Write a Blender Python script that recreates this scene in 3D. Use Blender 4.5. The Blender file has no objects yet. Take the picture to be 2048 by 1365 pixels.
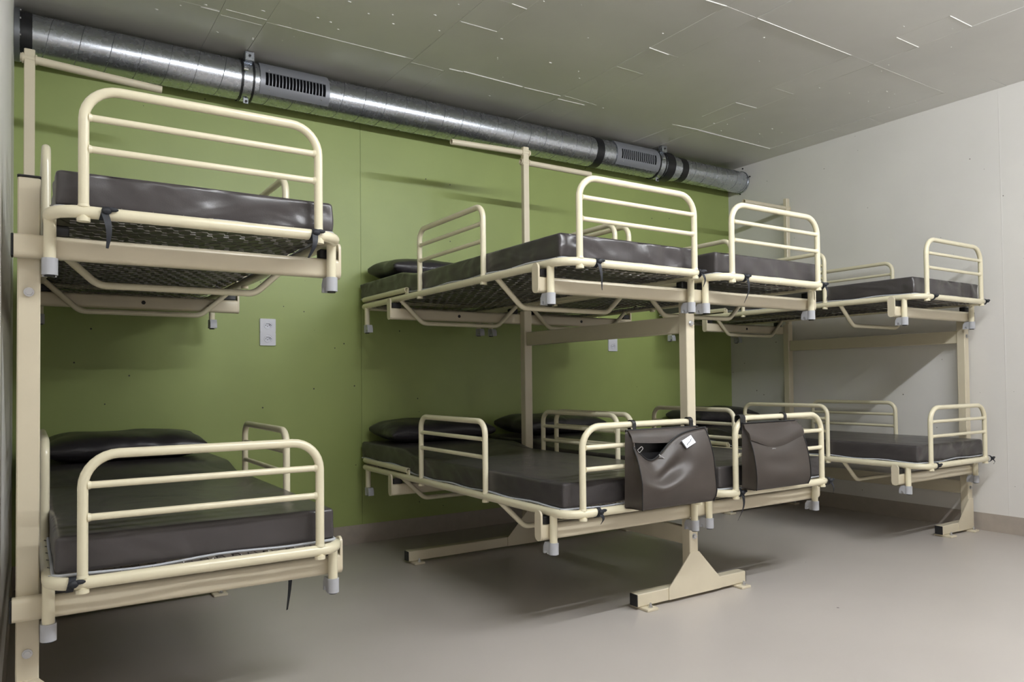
import bpy, math, random
from mathutils import Vector, Matrix

# ------------------------------------------------------------------ camera, light, exposure
SC = bpy.context.scene
COL = SC.collection
CAM = Vector((-4.8891, -4.1530, 0.9453))
YAW, PITCH, ROLL = 0.5790, 0.0235, -0.0107
F_PX, PY = 1482.43, 726.34
cd = bpy.data.cameras.new('camera')
cd.sensor_fit = 'HORIZONTAL'
cd.sensor_width = 36.0
cd.lens = 36.0 * F_PX / 2048.0
cd.shift_y = (PY - 682.5) / 2048.0
cd.clip_start = 0.01
co = bpy.data.objects.new('camera', cd)
COL.objects.link(co)
fw = Vector((math.sin(YAW) * math.cos(PITCH), math.cos(YAW) * math.cos(PITCH), math.sin(PITCH)))
rt = Vector((math.cos(YAW), -math.sin(YAW), 0))
up = rt.cross(fw)
r2 = rt * math.cos(ROLL) + up * math.sin(ROLL)
u2 = up * math.cos(ROLL) - rt * math.sin(ROLL)
M = Matrix(((r2.x, u2.x, -fw.x, CAM.x), (r2.y, u2.y, -fw.y, CAM.y), (r2.z, u2.z, -fw.z, CAM.z), (0, 0, 0, 1)))
co.matrix_world = M
SC.camera = co

wd = bpy.data.worlds.new('world')
SC.world = wd
wd.use_nodes = True
wd.node_tree.nodes['Background'].inputs[0].default_value = (0.9, 0.95, 1.0, 1)
wd.node_tree.nodes['Background'].inputs[1].default_value = 0.0

LAMP_STRENGTH = 198.0
LAMP_COLOR = (0.97, 1.0, 1.03)
SC.view_settings.view_transform = 'Standard'
SC.view_settings.look = 'None'
SC.view_settings.exposure = 0.0
SC.view_settings.gamma = 1.0
SC.view_settings.use_curve_mapping = False
try:
    SC.cycles.use_denoising = True
    SC.cycles.max_bounces = 8
    SC.cycles.diffuse_bounces = 5
    SC.cycles.caustics_reflective = False
    SC.cycles.caustics_refractive = False
except Exception:
    pass

rng = random.Random(7)
PI = math.pi

# ------------------------------------------------------------------ materials
MATS = {}


def mat(name, color, rough=0.5, metal=0.0, spec=0.5, noise=None, bump=None, emission=None, detail=None, coat=0.0):
    """noise=(scale, amount): gentle colour mottling.  bump=(scale, strength, distance)."""
    m = bpy.data.materials.new(name)
    m.use_nodes = True
    nt = m.node_tree
    b = nt.nodes['Principled BSDF']
    b.inputs['Base Color'].default_value = (*color, 1)
    b.inputs['Roughness'].default_value = rough
    b.inputs['Metallic'].default_value = metal
    b.inputs['Specular IOR Level'].default_value = spec
    if coat:
        b.inputs['Coat Weight'].default_value = coat
        b.inputs['Coat Roughness'].default_value = 0.15
    if emission:
        b.inputs['Emission Color'].default_value = (*LAMP_COLOR, 1)
        b.inputs['Emission Strength'].default_value = emission
    tc = nt.nodes.new('ShaderNodeTexCoord')
    src = tc.outputs['Object']
    if noise:
        n = nt.nodes.new('ShaderNodeTexNoise')
        n.inputs['Scale'].default_value = noise[0]
        n.inputs['Detail'].default_value = 5
        nt.links.new(src, n.inputs['Vector'])
        mr = nt.nodes.new('ShaderNodeMapRange')
        mr.inputs['From Min'].default_value = 0.3
        mr.inputs['From Max'].default_value = 0.7
        mr.inputs['To Min'].default_value = 1 - noise[1]
        mr.inputs['To Max'].default_value = 1 + noise[1]
        nt.links.new(n.outputs['Fac'], mr.inputs['Value'])
        vm = nt.nodes.new('ShaderNodeVectorMath')
        vm.operation = 'SCALE'
        vm.inputs[0].default_value = color
        nt.links.new(mr.outputs['Result'], vm.inputs['Scale'])
        nt.links.new(vm.outputs['Vector'], b.inputs['Base Color'])
        m['_last'] = 1
    if bump:
        n2 = nt.nodes.new('ShaderNodeTexNoise')
        n2.inputs['Scale'].default_value = bump[0]
        n2.inputs['Detail'].default_value = 4
        nt.links.new(src, n2.inputs['Vector'])
        bp = nt.nodes.new('ShaderNodeBump')
        bp.inputs['Strength'].default_value = bump[1]
        bp.inputs['Distance'].default_value = bump[2]
        nt.links.new(n2.outputs['Fac'], bp.inputs['Height'])
        nt.links.new(bp.outputs['Normal'], b.inputs['Normal'])
    MATS[name] = m
    return m


def add_specks(m, scale, size, color, density=0.3):
    """small pits / specks of another colour scattered over a painted wall"""
    nt = m.node_tree
    b = nt.nodes['Principled BSDF']
    tc = nt.nodes.new('ShaderNodeTexCoord')
    v = nt.nodes.new('ShaderNodeTexVoronoi')
    v.inputs['Scale'].default_value = scale
    nt.links.new(tc.outputs['Object'], v.inputs['Vector'])
    sep = nt.nodes.new('ShaderNodeSeparateColor')
    nt.links.new(v.outputs['Color'], sep.inputs['Color'])
    lt = nt.nodes.new('ShaderNodeMath')
    lt.operation = 'LESS_THAN'
    lt.inputs[1].default_value = density
    nt.links.new(sep.outputs[0], lt.inputs[0])
    ms = nt.nodes.new('ShaderNodeMath')
    ms.operation = 'MULTIPLY'
    ms.inputs[1].default_value = size
    nt.links.new(sep.outputs[1], ms.inputs[0])
    l2 = nt.nodes.new('ShaderNodeMath')
    l2.operation = 'LESS_THAN'
    nt.links.new(v.outputs['Distance'], l2.inputs[0])
    nt.links.new(ms.outputs[0], l2.inputs[1])
    mu = nt.nodes.new('ShaderNodeMath')
    mu.operation = 'MULTIPLY'
    nt.links.new(lt.outputs[0], mu.inputs[0])
    nt.links.new(l2.outputs[0], mu.inputs[1])
    mx = nt.nodes.new('ShaderNodeMix')
    mx.data_type = 'RGBA'
    nt.links.new(mu.outputs[0], mx.inputs['Factor'])
    ins = [i for i in mx.inputs if i.type == 'RGBA']
    prev = b.inputs['Base Color'].links[0].from_socket if b.inputs['Base Color'].links else None
    if prev:
        nt.links.new(prev, ins[0])
    else:
        ins[0].default_value = b.inputs['Base Color'].default_value
    ins[1].default_value = (*color, 1)
    out = [o for o in mx.outputs if o.type == 'RGBA'][0]
    nt.links.new(out, b.inputs['Base Color'])


mat('green_paint', (0.335, 0.410, 0.135), 0.42, noise=(3.0, 0.05), bump=(60, 0.12, 0.002))
add_specks(MATS['green_paint'], 17, 0.075, (0.05, 0.06, 0.03), 0.33)
mat('cream_wall', (0.80, 0.78, 0.75), 0.5, noise=(2.0, 0.03), bump=(45, 0.15, 0.002))
add_specks(MATS['cream_wall'], 16, 0.075, (0.16, 0.14, 0.12), 0.33)
mat('beige_wall', (0.48, 0.44, 0.41), 0.6, noise=(2.0, 0.03))
mat('ceiling_paint', (0.75, 0.74, 0.71), 0.34, noise=(1.5, 0.06), bump=(25, 0.15, 0.003))
mat('ceiling_fin', (0.74, 0.73, 0.69), 0.32)
mat('floor_vinyl', (0.52, 0.48, 0.445), 0.33, noise=(1.2, 0.05), bump=(180, 0.05, 0.001))
add_specks(MATS['floor_vinyl'], 7, 0.05, (0.10, 0.08, 0.07), 0.35)
mat('baseboard_vinyl', (0.42, 0.37, 0.32), 0.4, noise=(20, 0.06))
mat('cream_enamel', (0.80, 0.74, 0.545), 0.28, noise=(14, 0.02), coat=0.3)
mat('cream_enamel_rack', (0.70, 0.63, 0.475), 0.3, noise=(12, 0.02), coat=0.2)
mat('black_plastic', (0.012, 0.012, 0.014), 0.4)
mat('black_ribbon', (0.010, 0.012, 0.018), 0.6)
mat('grey_plastic', (0.46, 0.47, 0.50), 0.4)
mat('zinc_bolt', (0.65, 0.66, 0.68), 0.25, metal=0.9)
mat('spring_wire', (0.30, 0.29, 0.28), 0.35, metal=0.9)
mat('underlay_cloth', (0.50, 0.52, 0.56), 0.8)
mat('white_plastic', (0.78, 0.79, 0.86), 0.3)
mat('socket_dark', (0.02, 0.02, 0.02), 0.5)
mat('grille_grey', (0.27, 0.28, 0.31), 0.4, metal=0.3)
mat('slot_shade_black', (0.002, 0.002, 0.003), 0.8, spec=0.1)  # near-black, paints the shade inside the grille slots
mat('seam_metal', (0.22, 0.23, 0.25), 0.4, metal=0.8)
mat('lamp_housing', (0.8, 0.8, 0.8), 0.4)
mat('lamp_tube', (1, 1, 1), 0.5, emission=LAMP_STRENGTH)
mat('bag_leather', (0.048, 0.038, 0.032), 0.45, noise=(8, 0.1), bump=(220, 0.12, 0.001))
mat('bag_lining', (0.006, 0.006, 0.007), 0.55)
mat('label_silver', (0.75, 0.78, 0.85), 0.25, metal=0.5)


def vinyl(name, color, rough):
    m = mat(name, color, rough, noise=(6, 0.06))
    nt = m.node_tree
    b = nt.nodes['Principled BSDF']
    tc = nt.nodes.new('ShaderNodeTexCoord')
    oi = nt.nodes.new('ShaderNodeObjectInfo')
    ad = nt.nodes.new('ShaderNodeVectorMath')
    ad.operation = 'ADD'
    sc = nt.nodes.new('ShaderNodeMath')
    sc.operation = 'MULTIPLY'
    sc.inputs[1].default_value = 37.0
    nt.links.new(oi.outputs['Random'], sc.inputs[0])
    nt.links.new(tc.outputs['Object'], ad.inputs[0])
    nt.links.new(sc.outputs[0], ad.inputs[1])
    mp = nt.nodes.new('ShaderNodeMapping')
    mp.inputs['Scale'].default_value = (1.0, 0.7, 1.6)
    nt.links.new(ad.outputs[0], mp.inputs['Vector'])
    n1 = nt.nodes.new('ShaderNodeTexNoise')
    n1.inputs['Scale'].default_value = 4.0
    n1.inputs['Detail'].default_value = 2
    n1.inputs['Distortion'].default_value = 1.0
    nt.links.new(mp.outputs[0], n1.inputs['Vector'])
    n2 = nt.nodes.new('ShaderNodeTexNoise')
    n2.inputs['Scale'].default_value = 260.0
    nt.links.new(tc.outputs['Object'], n2.inputs['Vector'])
    b1 = nt.nodes.new('ShaderNodeBump')
    b1.inputs['Strength'].default_value = 0.55
    b1.inputs['Distance'].default_value = 0.03
    nt.links.new(n1.outputs['Fac'], b1.inputs['Height'])
    b2 = nt.nodes.new('ShaderNodeBump')
    b2.inputs['Strength'].default_value = 0.08
    b2.inputs['Distance'].default_value = 0.002
    nt.links.new(n2.outputs['Fac'], b2.inputs['Height'])
    nt.links.new(b1.outputs['Normal'], b2.inputs['Normal'])
    nt.links.new(b2.outputs['Normal'], b.inputs['Normal'])


vinyl('mattress_vinyl', (0.058, 0.052, 0.053), 0.31)
vinyl('pillow_vinyl', (0.030, 0.027, 0.030), 0.34)


def galvanised():
    m = mat('galvanised', (0.56, 0.59, 0.64), 0.3, metal=0.95)
    nt = m.node_tree
    b = nt.nodes['Principled BSDF']
    tc = nt.nodes.new('ShaderNodeTexCoord')
    v = nt.nodes.new('ShaderNodeTexVoronoi')
    v.inputs['Scale'].default_value = 70
    nt.links.new(tc.outputs['Object'], v.inputs['Vector'])
    n = nt.nodes.new('ShaderNodeTexNoise')
    n.inputs['Scale'].default_value = 9
    n.inputs['Detail'].default_value = 6
    nt.links.new(tc.outputs['Object'], n.inputs['Vector'])
    sep = nt.nodes.new('ShaderNodeSeparateColor')
    nt.links.new(v.outputs['Color'], sep.inputs['Color'])
    a = nt.nodes.new('ShaderNodeMath')
    a.operation = 'MULTIPLY_ADD'
    a.inputs[1].default_value = 0.05
    a.inputs[2].default_value = 0.0
    nt.links.new(sep.outputs[0], a.inputs[0])
    a2 = nt.nodes.new('ShaderNodeMath')
    a2.operation = 'MULTIPLY_ADD'
    a2.inputs[1].default_value = 0.08
    nt.links.new(n.outputs['Fac'], a2.inputs[0])
    nt.links.new(a.outputs[0], a2.inputs[2])
    ad = nt.nodes.new('ShaderNodeMath')
    ad.operation = 'ADD'
    ad.inputs[1].default_value = 0.20
    nt.links.new(a2.outputs[0], ad.inputs[0])
    nt.links.new(ad.outputs[0], b.inputs['Roughness'])
    bp = nt.nodes.new('ShaderNodeBump')
    bp.inputs['Strength'].default_value = 0.016
    bp.inputs['Distance'].default_value = 0.006
    nt.links.new(n.outputs['Fac'], bp.inputs['Height'])
    nt.links.new(bp.outputs['Normal'], b.inputs['Normal'])


galvanised()


# ------------------------------------------------------------------ mesh helpers
def fillet(pts, r, n=6, closed=False):
    """round the corners of a polyline"""
    pts = [Vector(p) for p in pts]
    out = []
    N = len(pts)
    for i, p in enumerate(pts):
        if not closed and (i == 0 or i == N - 1):
            out.append(p)
            continue
        a, c = pts[i - 1], pts[(i + 1) % N]
        d1, d2 = (a - p), (c - p)
        l1, l2 = d1.length, d2.length
        d1.normalize()
        d2.normalize()
        ang = d1.angle(d2)
        t = min(r / math.tan(ang / 2), l1 * 0.49, l2 * 0.49)
        rr = t * math.tan(ang / 2)
        bis = (d1 + d2).normalized()
        cen = p + bis * (rr / math.sin(ang / 2))
        s, e = p + d1 * t - cen, p + d2 * t - cen
        tot = s.angle(e)
        ax = s.cross(e).normalized()
        for k in range(n + 1):
            out.append(cen + Matrix.Rotation(tot * k / n, 3, ax) @ s)
    return out


class MB:
    def __init__(self):
        self.v, self.f = [], []

    def add(self, vs, fs):
        o = len(self.v)
        self.v += [tuple(p) for p in vs]
        self.f += [tuple(i + o for i in f) for f in fs]
        return self

    def box(self, x0, x1, y0, y1, z0, z1):
        vs = [(x, y, z) for z in (z0, z1) for y in (y0, y1) for x in (x0, x1)]
        return self.add(vs, [(0, 2, 3, 1), (4, 5, 7, 6), (0, 1, 5, 4), (2, 6, 7, 3), (0, 4, 6, 2), (1, 3, 7, 5)])

    def cbox(self, x0, x1, y0, y1, z0, z1, c):
        """box with chamfered edges"""
        def ring(z, ins):
            return [(x0 + c + ins, y0 + ins, z), (x1 - c - ins, y0 + ins, z), (x1 - ins, y0 + c + ins, z), (x1 - ins, y1 - c - ins, z),
                    (x1 - c - ins, y1 - ins, z), (x0 + c + ins, y1 - ins, z), (x0 + ins, y1 - c - ins, z), (x0 + ins, y0 + c + ins, z)]
        h = c * 0.9
        rings = [ring(z0, h), ring(z0 + c, 0), ring(z1 - c, 0), ring(z1, h)]
        vs = [p for r in rings for p in r]
        fs = [tuple(range(7, -1, -1)), tuple(range(24, 32))]
        for k in range(3):
            for i in range(8):
                j = (i + 1) % 8
                fs.append((k * 8 + i, k * 8 + j, k * 8 + 8 + j, k * 8 + 8 + i))
        return self.add(vs, fs)

    def prism(self, prof, axis, a0, a1):
        """extrude a 2-D profile along an axis: 'x': profile (y,z); 'y': (x,z); 'z': (x,y)"""
        def P(p, a):
            return {'x': (a, p[0], p[1]), 'y': (p[0], a, p[1]), 'z': (p[0], p[1], a)}[axis]
        n = len(prof)
        vs = [P(p, a0) for p in prof] + [P(p, a1) for p in prof]
        fs = [tuple(range(n)), tuple(range(2 * n - 1, n - 1, -1))]
        fs += [(i, i + n, (i + 1) % n + n, (i + 1) % n) for i in range(n)]
        return self.add(vs, fs)

    def tube(self, pts, r, seg=12, closed=False, hollow=0.0):
        pts = [Vector(p) for p in pts]
        n = len(pts)
        rs = r if isinstance(r, (list, tuple)) else [r] * n
        T = []
        for i in range(n):
            a = pts[i - 1] if (closed or i > 0) else pts[i]
            b = pts[(i + 1) % n] if (closed or i < n - 1) else pts[i]
            T.append((b - a).normalized())
        ref = Vector((0, 0, 1)) if abs(T[0].z) < 0.9 else Vector((1, 0, 0))
        u = T[0].cross(ref).normalized()
        vs = []
        for i in range(n):
            if i:
                ax = T[i - 1].cross(T[i])
                if ax.length > 1e-9:
                    u = Matrix.Rotation(T[i - 1].angle(T[i]), 3, ax.normalized()) @ u
            w = T[i].cross(u)
            for k in range(seg):
                t = 2 * PI * k / seg
                vs.append(pts[i] + (u * math.cos(t) + w * math.sin(t)) * rs[i])
        fs = []
        for i in range(n if closed else n - 1):
            j = (i + 1) % n
            for k in range(seg):
                l = (k + 1) % seg
                fs.append((i * seg + k, i * seg + l, j * seg + l, j * seg + k))
        if not closed:
            for end, i in ((0, 0), (1, n - 1)):
                base = [i * seg + k for k in range(seg)]
                if hollow:
                    c = pts[i]
                    o = len(vs)
                    dirv = T[i] if end == 0 else -T[i]
                    for dep in (0, 0.03):
                        for k in range(seg):
                            q = vs[base[k]]
                            vs.append(c + (q - c) * hollow + dirv * dep)
                    for k in range(seg):
                        l = (k + 1) % seg
                        fs.append((base[k], base[l], o + l, o + k))
                        fs.append((o + k, o + l, o + seg + l, o + seg + k))
                    fs.append(tuple(o + seg + k for k in range(seg)))
                else:
                    fs.append(tuple(base) if end == 0 else tuple(reversed(base)))
        return self.add(vs, fs)

    def cyl(self, c, r, h, axis='z', seg=16, r1=None):
        """cylinder/cone from c along +axis for h"""
        c = Vector(c)
        d = {'x': Vector((1, 0, 0)), 'y': Vector((0, 1, 0)), 'z': Vector((0, 0, 1))}[axis]
        return self.tube([c, c + d * h], [r, r if r1 is None else r1], seg)

    def band(self, x0, x1, cy, cz, r0, r1, seg=40, ra=None):
        """ring around the x axis, inner r0, outer r1 (outer ra at x1)"""
        ra = r1 if ra is None else ra
        vs = []
        for (x, r) in ((x0, r0), (x0, r1), (x1, ra), (x1, r0)):
            for k in range(seg):
                t = 2 * PI * k / seg
                vs.append((x, cy + r * math.cos(t), cz + r * math.sin(t)))
        fs = []
        for q in range(4):
            w = (q + 1) % 4
            for k in range(seg):
                l = (k + 1) % seg
                fs.append((q * seg + k, w * seg + k, w * seg + l, q * seg + l))
        return self.add(vs, fs)

    def ball(self, c, r, sx=1, sy=1, sz=1, nu=10, nv=6):
        vs, fs = [], []
        for j in range(nv + 1):
            ph = -PI / 2 + PI * j / nv
            for i in range(nu):
                t = 2 * PI * i / nu
                vs.append((c[0] + r * sx * math.cos(ph) * math.cos(t), c[1] + r * sy * math.cos(ph) * math.sin(t), c[2] + r * sz * math.sin(ph)))
        for j in range(nv):
            for i in range(nu):
                k = (i + 1) % nu
                fs.append((j * nu + i, j * nu + k, (j + 1) * nu + k, (j + 1) * nu + i))
        return self.add(vs, fs)

    def rbox(self, w, l, h, r, nx, ny, nz, fn=None, off=(0, 0, 0)):
        """rounded box w*l*h centred on origin, corners of radius r, grid for displacement"""
        idx = {}
        vs, fs = [], []

        def coords(n, L):
            # denser near ends so that the rounding is smooth
            c = [-L / 2, -L / 2 + r * 0.3, -L / 2 + r * 0.65, -L / 2 + r]
            inner = [-L / 2 + r + (L - 2 * r) * (i + 1) / n for i in range(n - 1)]
            return c + inner + [-q for q in reversed(c)]
        X, Y, Z = coords(nx, w), coords(ny, l), coords(nz, h)

        def vid(i, j, k):
            key = (i, j, k)
            if key not in idx:
                p = Vector((X[i], Y[j], Z[k]))
                q = Vector((max(-w / 2 + r, min(w / 2 - r, p.x)), max(-l / 2 + r, min(l / 2 - r, p.y)), max(-h / 2 + r, min(h / 2 - r, p.z))))
                d = p - q
                if d.length > 1e-9:
                    p = q + d.normalized() * r
                if fn:
                    p = Vector(fn(p))
                idx[key] = len(vs)
                vs.append((p.x + off[0], p.y + off[1], p.z + off[2]))
            return idx[key]
        a, b, c = len(X) - 1, len(Y) - 1, len(Z) - 1
        for i in range(a):
            for j in range(b):
                fs.append((vid(i, j, 0), vid(i, j + 1, 0), vid(i + 1, j + 1, 0), vid(i + 1, j, 0)))
                fs.append((vid(i, j, c), vid(i + 1, j, c), vid(i + 1, j + 1, c), vid(i, j + 1, c)))
        for i in range(a):
            for k in range(c):
                fs.append((vid(i, 0, k), vid(i + 1, 0, k), vid(i + 1, 0, k + 1), vid(i, 0, k + 1)))
                fs.append((vid(i, b, k), vid(i, b, k + 1), vid(i + 1, b, k + 1), vid(i + 1, b, k)))
        for j in range(b):
            for k in range(c):
                fs.append((vid(0, j, k), vid(0, j, k + 1), vid(0, j + 1, k + 1), vid(0, j + 1, k)))
                fs.append((vid(a, j, k), vid(a, j + 1, k), vid(a, j + 1, k + 1), vid(a, j, k + 1)))
        return self.add(vs, fs)

    def mesh(self, name, m, smooth=True, angle=38):
        me = bpy.data.meshes.new(name)
        me.from_pydata(self.v, [], self.f)
        me.materials.append(MATS[m])
        if smooth:
            me.polygons.foreach_set('use_smooth', [True] * len(me.polygons))
            try:
                me.set_sharp_from_angle(angle=math.radians(angle))
            except Exception:
                pass
        me.update()
        return me

    def obj(self, name, m, parent=None, smooth=True, loc=(0, 0, 0), angle=38):
        o = bpy.data.objects.new(name, self.mesh(name, m, smooth, angle))
        COL.objects.link(o)
        o.location = loc
        if parent:
            o.parent = parent
        return o


def thing(name, label, cat, loc=(0, 0, 0), group=None):
    o = bpy.data.objects.new(name, None)
    COL.objects.link(o)
    o.location = loc
    o.empty_display_size = 0.1
    tag(o, label, cat, group)
    return o


def tag(o, label=None, cat=None, group=None, kind=None):
    if label:
        o['label'] = label
    if cat:
        o['category'] = cat
    if group:
        o['group'] = group
    if kind:
        o['kind'] = kind
    return o


def inst(me, name, parent, loc=(0, 0, 0)):
    o = bpy.data.objects.new(name, me)
    COL.objects.link(o)
    o.parent = parent
    o.location = loc
    return o


def copy_tree(o, parent=None):
    c = o.copy()
    COL.objects.link(c)
    c.parent = parent
    for ch in list(o.children):
        copy_tree(ch, c)
    return c


# ------------------------------------------------------------------ the room
XL, ZC, YB = -4.947, 2.6735, -5.6       # left wall, ceiling height, wall behind the camera

o = MB().box(XL - 0.2, 0.2, YB - 0.2, 0.2, -0.12, 0.0).obj('floor', 'floor_vinyl', smooth=False)
tag(o, 'grey-beige seamless vinyl floor', kind='structure')

mb = MB()
mb.box(XL - 0.2, -3.2385, 0.0, 0.15, 0, ZC + 0.1)
mb.box(-3.2365, 0.2, 0.0, 0.15, 0, ZC + 0.1)
mb.box(-3.24, -3.235, 0.004, 0.15, 0, ZC + 0.1)
o = mb.obj('wall_back', 'green_paint', smooth=False)
tag(o, 'olive green painted concrete wall behind the bunks', kind='structure')

o = MB().box(0.0, 0.15, YB - 0.2, 0.0, 0, ZC + 0.1).obj('wall_right', 'cream_wall', smooth=False)
tag(o, 'off-white painted concrete wall on the right', kind='structure')
MB().prism([(-2.0645, 0), (-2.0565, 0), (-2.0600, -0.0012)], 'z', 0.107, ZC).add([], []).obj('casting_seam', 'cream_wall')
seam = bpy.data.objects['casting_seam']
# profile above is (x,y); turn it so that the ridge stands out of the right wall
seam.data.transform(Matrix(((0, 1, 0, 0), (1, 0, 0, 0), (0, 0, 1, 0), (0, 0, 0, 1))))
seam.parent = o
o = MB().box(XL - 0.15, XL, YB - 0.2, 0.0, 0, ZC + 0.1).obj('wall_left', 'cream_wall', smooth=False)
tag(o, 'off-white painted wall at the left edge', kind='structure')
o = MB().box(XL - 0.2, 0.2, YB - 0.15, YB, 0, ZC + 0.1).obj('wall_front', 'beige_wall', smooth=False)
tag(o, 'beige painted wall behind the camera', kind='structure')


def base(name, mbx, label):
    tag(mbx.obj(name, 'baseboard_vinyl', smooth=False), label, kind='structure')


base('baseboard_back', MB().box(XL, -0.004, -0.004, 0.0, 0, 0.108), 'beige coved skirting below the green wall')
base('baseboard_right', MB().box(-0.004, 0.0, YB, 0.0, 0, 0.106), 'beige coved skirting below the right wall')
base('baseboard_left', MB().box(XL, XL + 0.004, YB, -0.004, 0, 0.106), 'beige skirting below the left wall')

ceil = MB().box(XL - 0.2, 0.2, YB - 0.2, 0.2, ZC + 0.006, ZC + 0.12).obj('ceiling', 'ceiling_paint', smooth=False)
tag(ceil, 'grey painted concrete ceiling with formwork panel marks', kind='structure')
wide = [(XL, -4.147), (-3.940, -3.163), (-2.952, -2.180), (-1.968, -1.193), (-0.987, -0.210)]
strip = [(-4.147, -3.940), (-3.163, -2.952), (-2.180, -1.968), (-1.193, -0.987), (-0.210, 0.0)]
WY = [0, -0.582, -1.862, -3.142, -4.422, YB]
SY = [0, -0.541, -1.086, -1.352, -1.862, -2.108, -2.370, -3.142, -3.60, -4.422, YB]


def panel(x0, x1, y0, y1):
    g = 0.0008
    d = rng.uniform(0.0, 0.0022)
    MB().box(x0 + g, x1 - g, y1 + g, y0 - g, ZC - d, ZC + 0.006).obj('formwork_panel', 'ceiling_paint', ceil, smooth=False)


for (x0, x1) in wide:
    for i in range(len(WY) - 1):
        panel(x0, x1, WY[i], WY[i + 1])
for (x0, x1) in strip:
    for i in range(len(SY) - 1):
        panel(x0, x1, SY[i], SY[i + 1])
# raised mortar fins along some of the panel joints (start, end)
FINS = [(-4.232, -0.574, -4.150, -0.574), (-4.138, -0.543, -3.950, -0.541), (-4.129, -0.610, -3.942, -0.608), (-3.887, -0.586, -3.817, -0.585),
        (-3.795, -0.583, -3.356, -0.581), (-3.332, -0.582, -3.211, -0.582), (-3.161, -0.541, -2.961, -0.537), (-2.943, -0.576, -2.86, -0.580),
        (-2.86, -0.588, -2.46, -0.580), (-3.152, -1.081, -2.952, -1.085), (-3.037, -1.353, -2.952, -1.348), (-2.185, -1.356, -2.041, -1.350),
        (-2.175, -1.090, -1.974, -1.089), (-2.445, -0.577, -2.183, -0.583), (-2.171, -0.540, -1.965, -0.545), (-2.163, -0.600, -1.900, -0.584),
        (-1.234, -0.580, -0.99, -0.596), (-0.989, -0.594, -0.213, -0.583), (-1.181, -1.075, -0.990, -1.081), (-2.310, -1.850, -2.180, -1.862),
        (-1.964, -1.864, -1.196, -1.863), (-1.194, -2.109, -0.983, -2.108), (-1.194, -2.370, -0.985, -2.371), (-0.976, -1.858, -0.210, -1.854),
        (-1.154, -1.353, -0.994, -1.353), (-0.207, -1.080, -0.032, -1.086),
        (-2.180, -1.356, -2.180, -1.862), (-1.968, -1.089, -1.966, -1.850), (-1.193, -1.863, -1.193, -2.540), (-0.985, -1.495, -0.978, -1.858),
        (-0.985, -1.08, -0.987, -1.30), (-2.178, -1.09, -2.17, -0.74), (-1.973, -1.09, -1.963, -0.69), (-1.182, -1.074, -1.172, -0.79),
        (-0.987, -1.08, -0.988, -0.61), (-0.985, -2.108, -0.985, -2.59), (-2.175, -0.54, -2.180, -0.10), (-1.200, -0.49, -1.210, -0.10),
        (-0.192, -0.29, -0.215, -0.06), (-2.952, -1.09, -2.950, -1.44), (-3.155, -1.08, -3.160, -0.74), (-1.160, -1.353, -1.190, -1.84)]
for (a, b, c, e) in FINS:
    dv = Vector((c - a, e - b, 0))
    nv = Vector((-dv.y, dv.x, 0)).normalized()
    A, B = Vector((a, b, ZC)), Vector((c, e, ZC))
    wdt = rng.uniform(0.0014, 0.0030)
    hgt = rng.uniform(0.0022, 0.0048)
    along_x = abs(c - a) > abs(e - b)
    if not along_x:
        wdt, hgt = wdt * 0.6, hgt * 0.55
    vs = [A + nv * wdt, A - nv * wdt, A - Vector((0, 0, hgt)), B + nv * wdt, B - nv * wdt, B - Vector((0, 0, hgt))]
    MB().add(vs, [(0, 3, 5, 2), (1, 2, 5, 4), (0, 2, 1), (3, 4, 5), (0, 1, 4, 3)]).obj('mortar_fin', 'ceiling_fin', ceil, smooth=False)
mb = MB()
for i in range(230):
    x, y = rng.uniform(XL, -0.05), -abs(rng.uniform(0.35, 3.0))
    s = rng.uniform(0.0015, 0.0042)
    mb.ball((x, y, ZC - 0.001), s, rng.uniform(0.8, 2.6), rng.uniform(0.7, 1.4), 0.8, 6, 4)
tag(mb.obj('plaster_drips', 'ceiling_fin', ceil), 'small hardened paint and plaster drips', kind='stuff')

# ------------------------------------------------------------------ ceiling lamps (above and behind the camera)
LAMP_ROWS = (-3.60,)
LAMP_L = 1.5
LAMP_WORDS = (('over the camera, nearer the left wall', 'over the camera, nearer the right wall'),)
for j, ly in enumerate(LAMP_ROWS):
    for i, x0 in enumerate((-4.15, -2.45)):
        L = LAMP_L
        t = thing('ceiling_lamp', 'linear fluorescent ceiling lamp ' + LAMP_WORDS[j][i], 'ceiling lamp', (x0 + L / 2, ly, ZC), 'fluorescent lamps in rows on the ceiling')
        MB().cbox(-L / 2, L / 2, -0.035, 0.035, -0.045, -0.003, 0.006).obj('housing', 'lamp_housing', t)
        MB().cyl((-L / 2 + 0.03, 0, -0.072), 0.018, L - 0.06, 'x', 10).obj('tube', 'lamp_tube', t)
        for s in (-1, 1):
            MB().box(s * (L / 2 - 0.025) - 0.012, s * (L / 2 - 0.025) + 0.012, -0.02, 0.02, -0.095, -0.045).obj('lamp_holder', 'lamp_housing', t)

# ------------------------------------------------------------------ ventilation duct
DY, DZ, DR = -0.112, 2.553, 0.102
SR, SDY, SDZ = 0.087, -0.128, 2.546
duct = thing('ventilation_duct', 'round galvanised spiral ventilation duct under the ceiling along the green wall', 'duct', (XL, DY, DZ))


def dl(m, name, material, smooth=True, parent=duct, angle=38):
    o = m.obj(name, material, parent, smooth, (0, 0, 0), angle)
    o.data.transform(Matrix.Translation(Vector((-XL, -DY, -DZ))))
    return o


XR = -0.82
dl(MB().tube([(XL + 0.02, DY, DZ), (XR, DY, DZ)], DR, 64), 'duct_pipe', 'galvanised')


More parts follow.
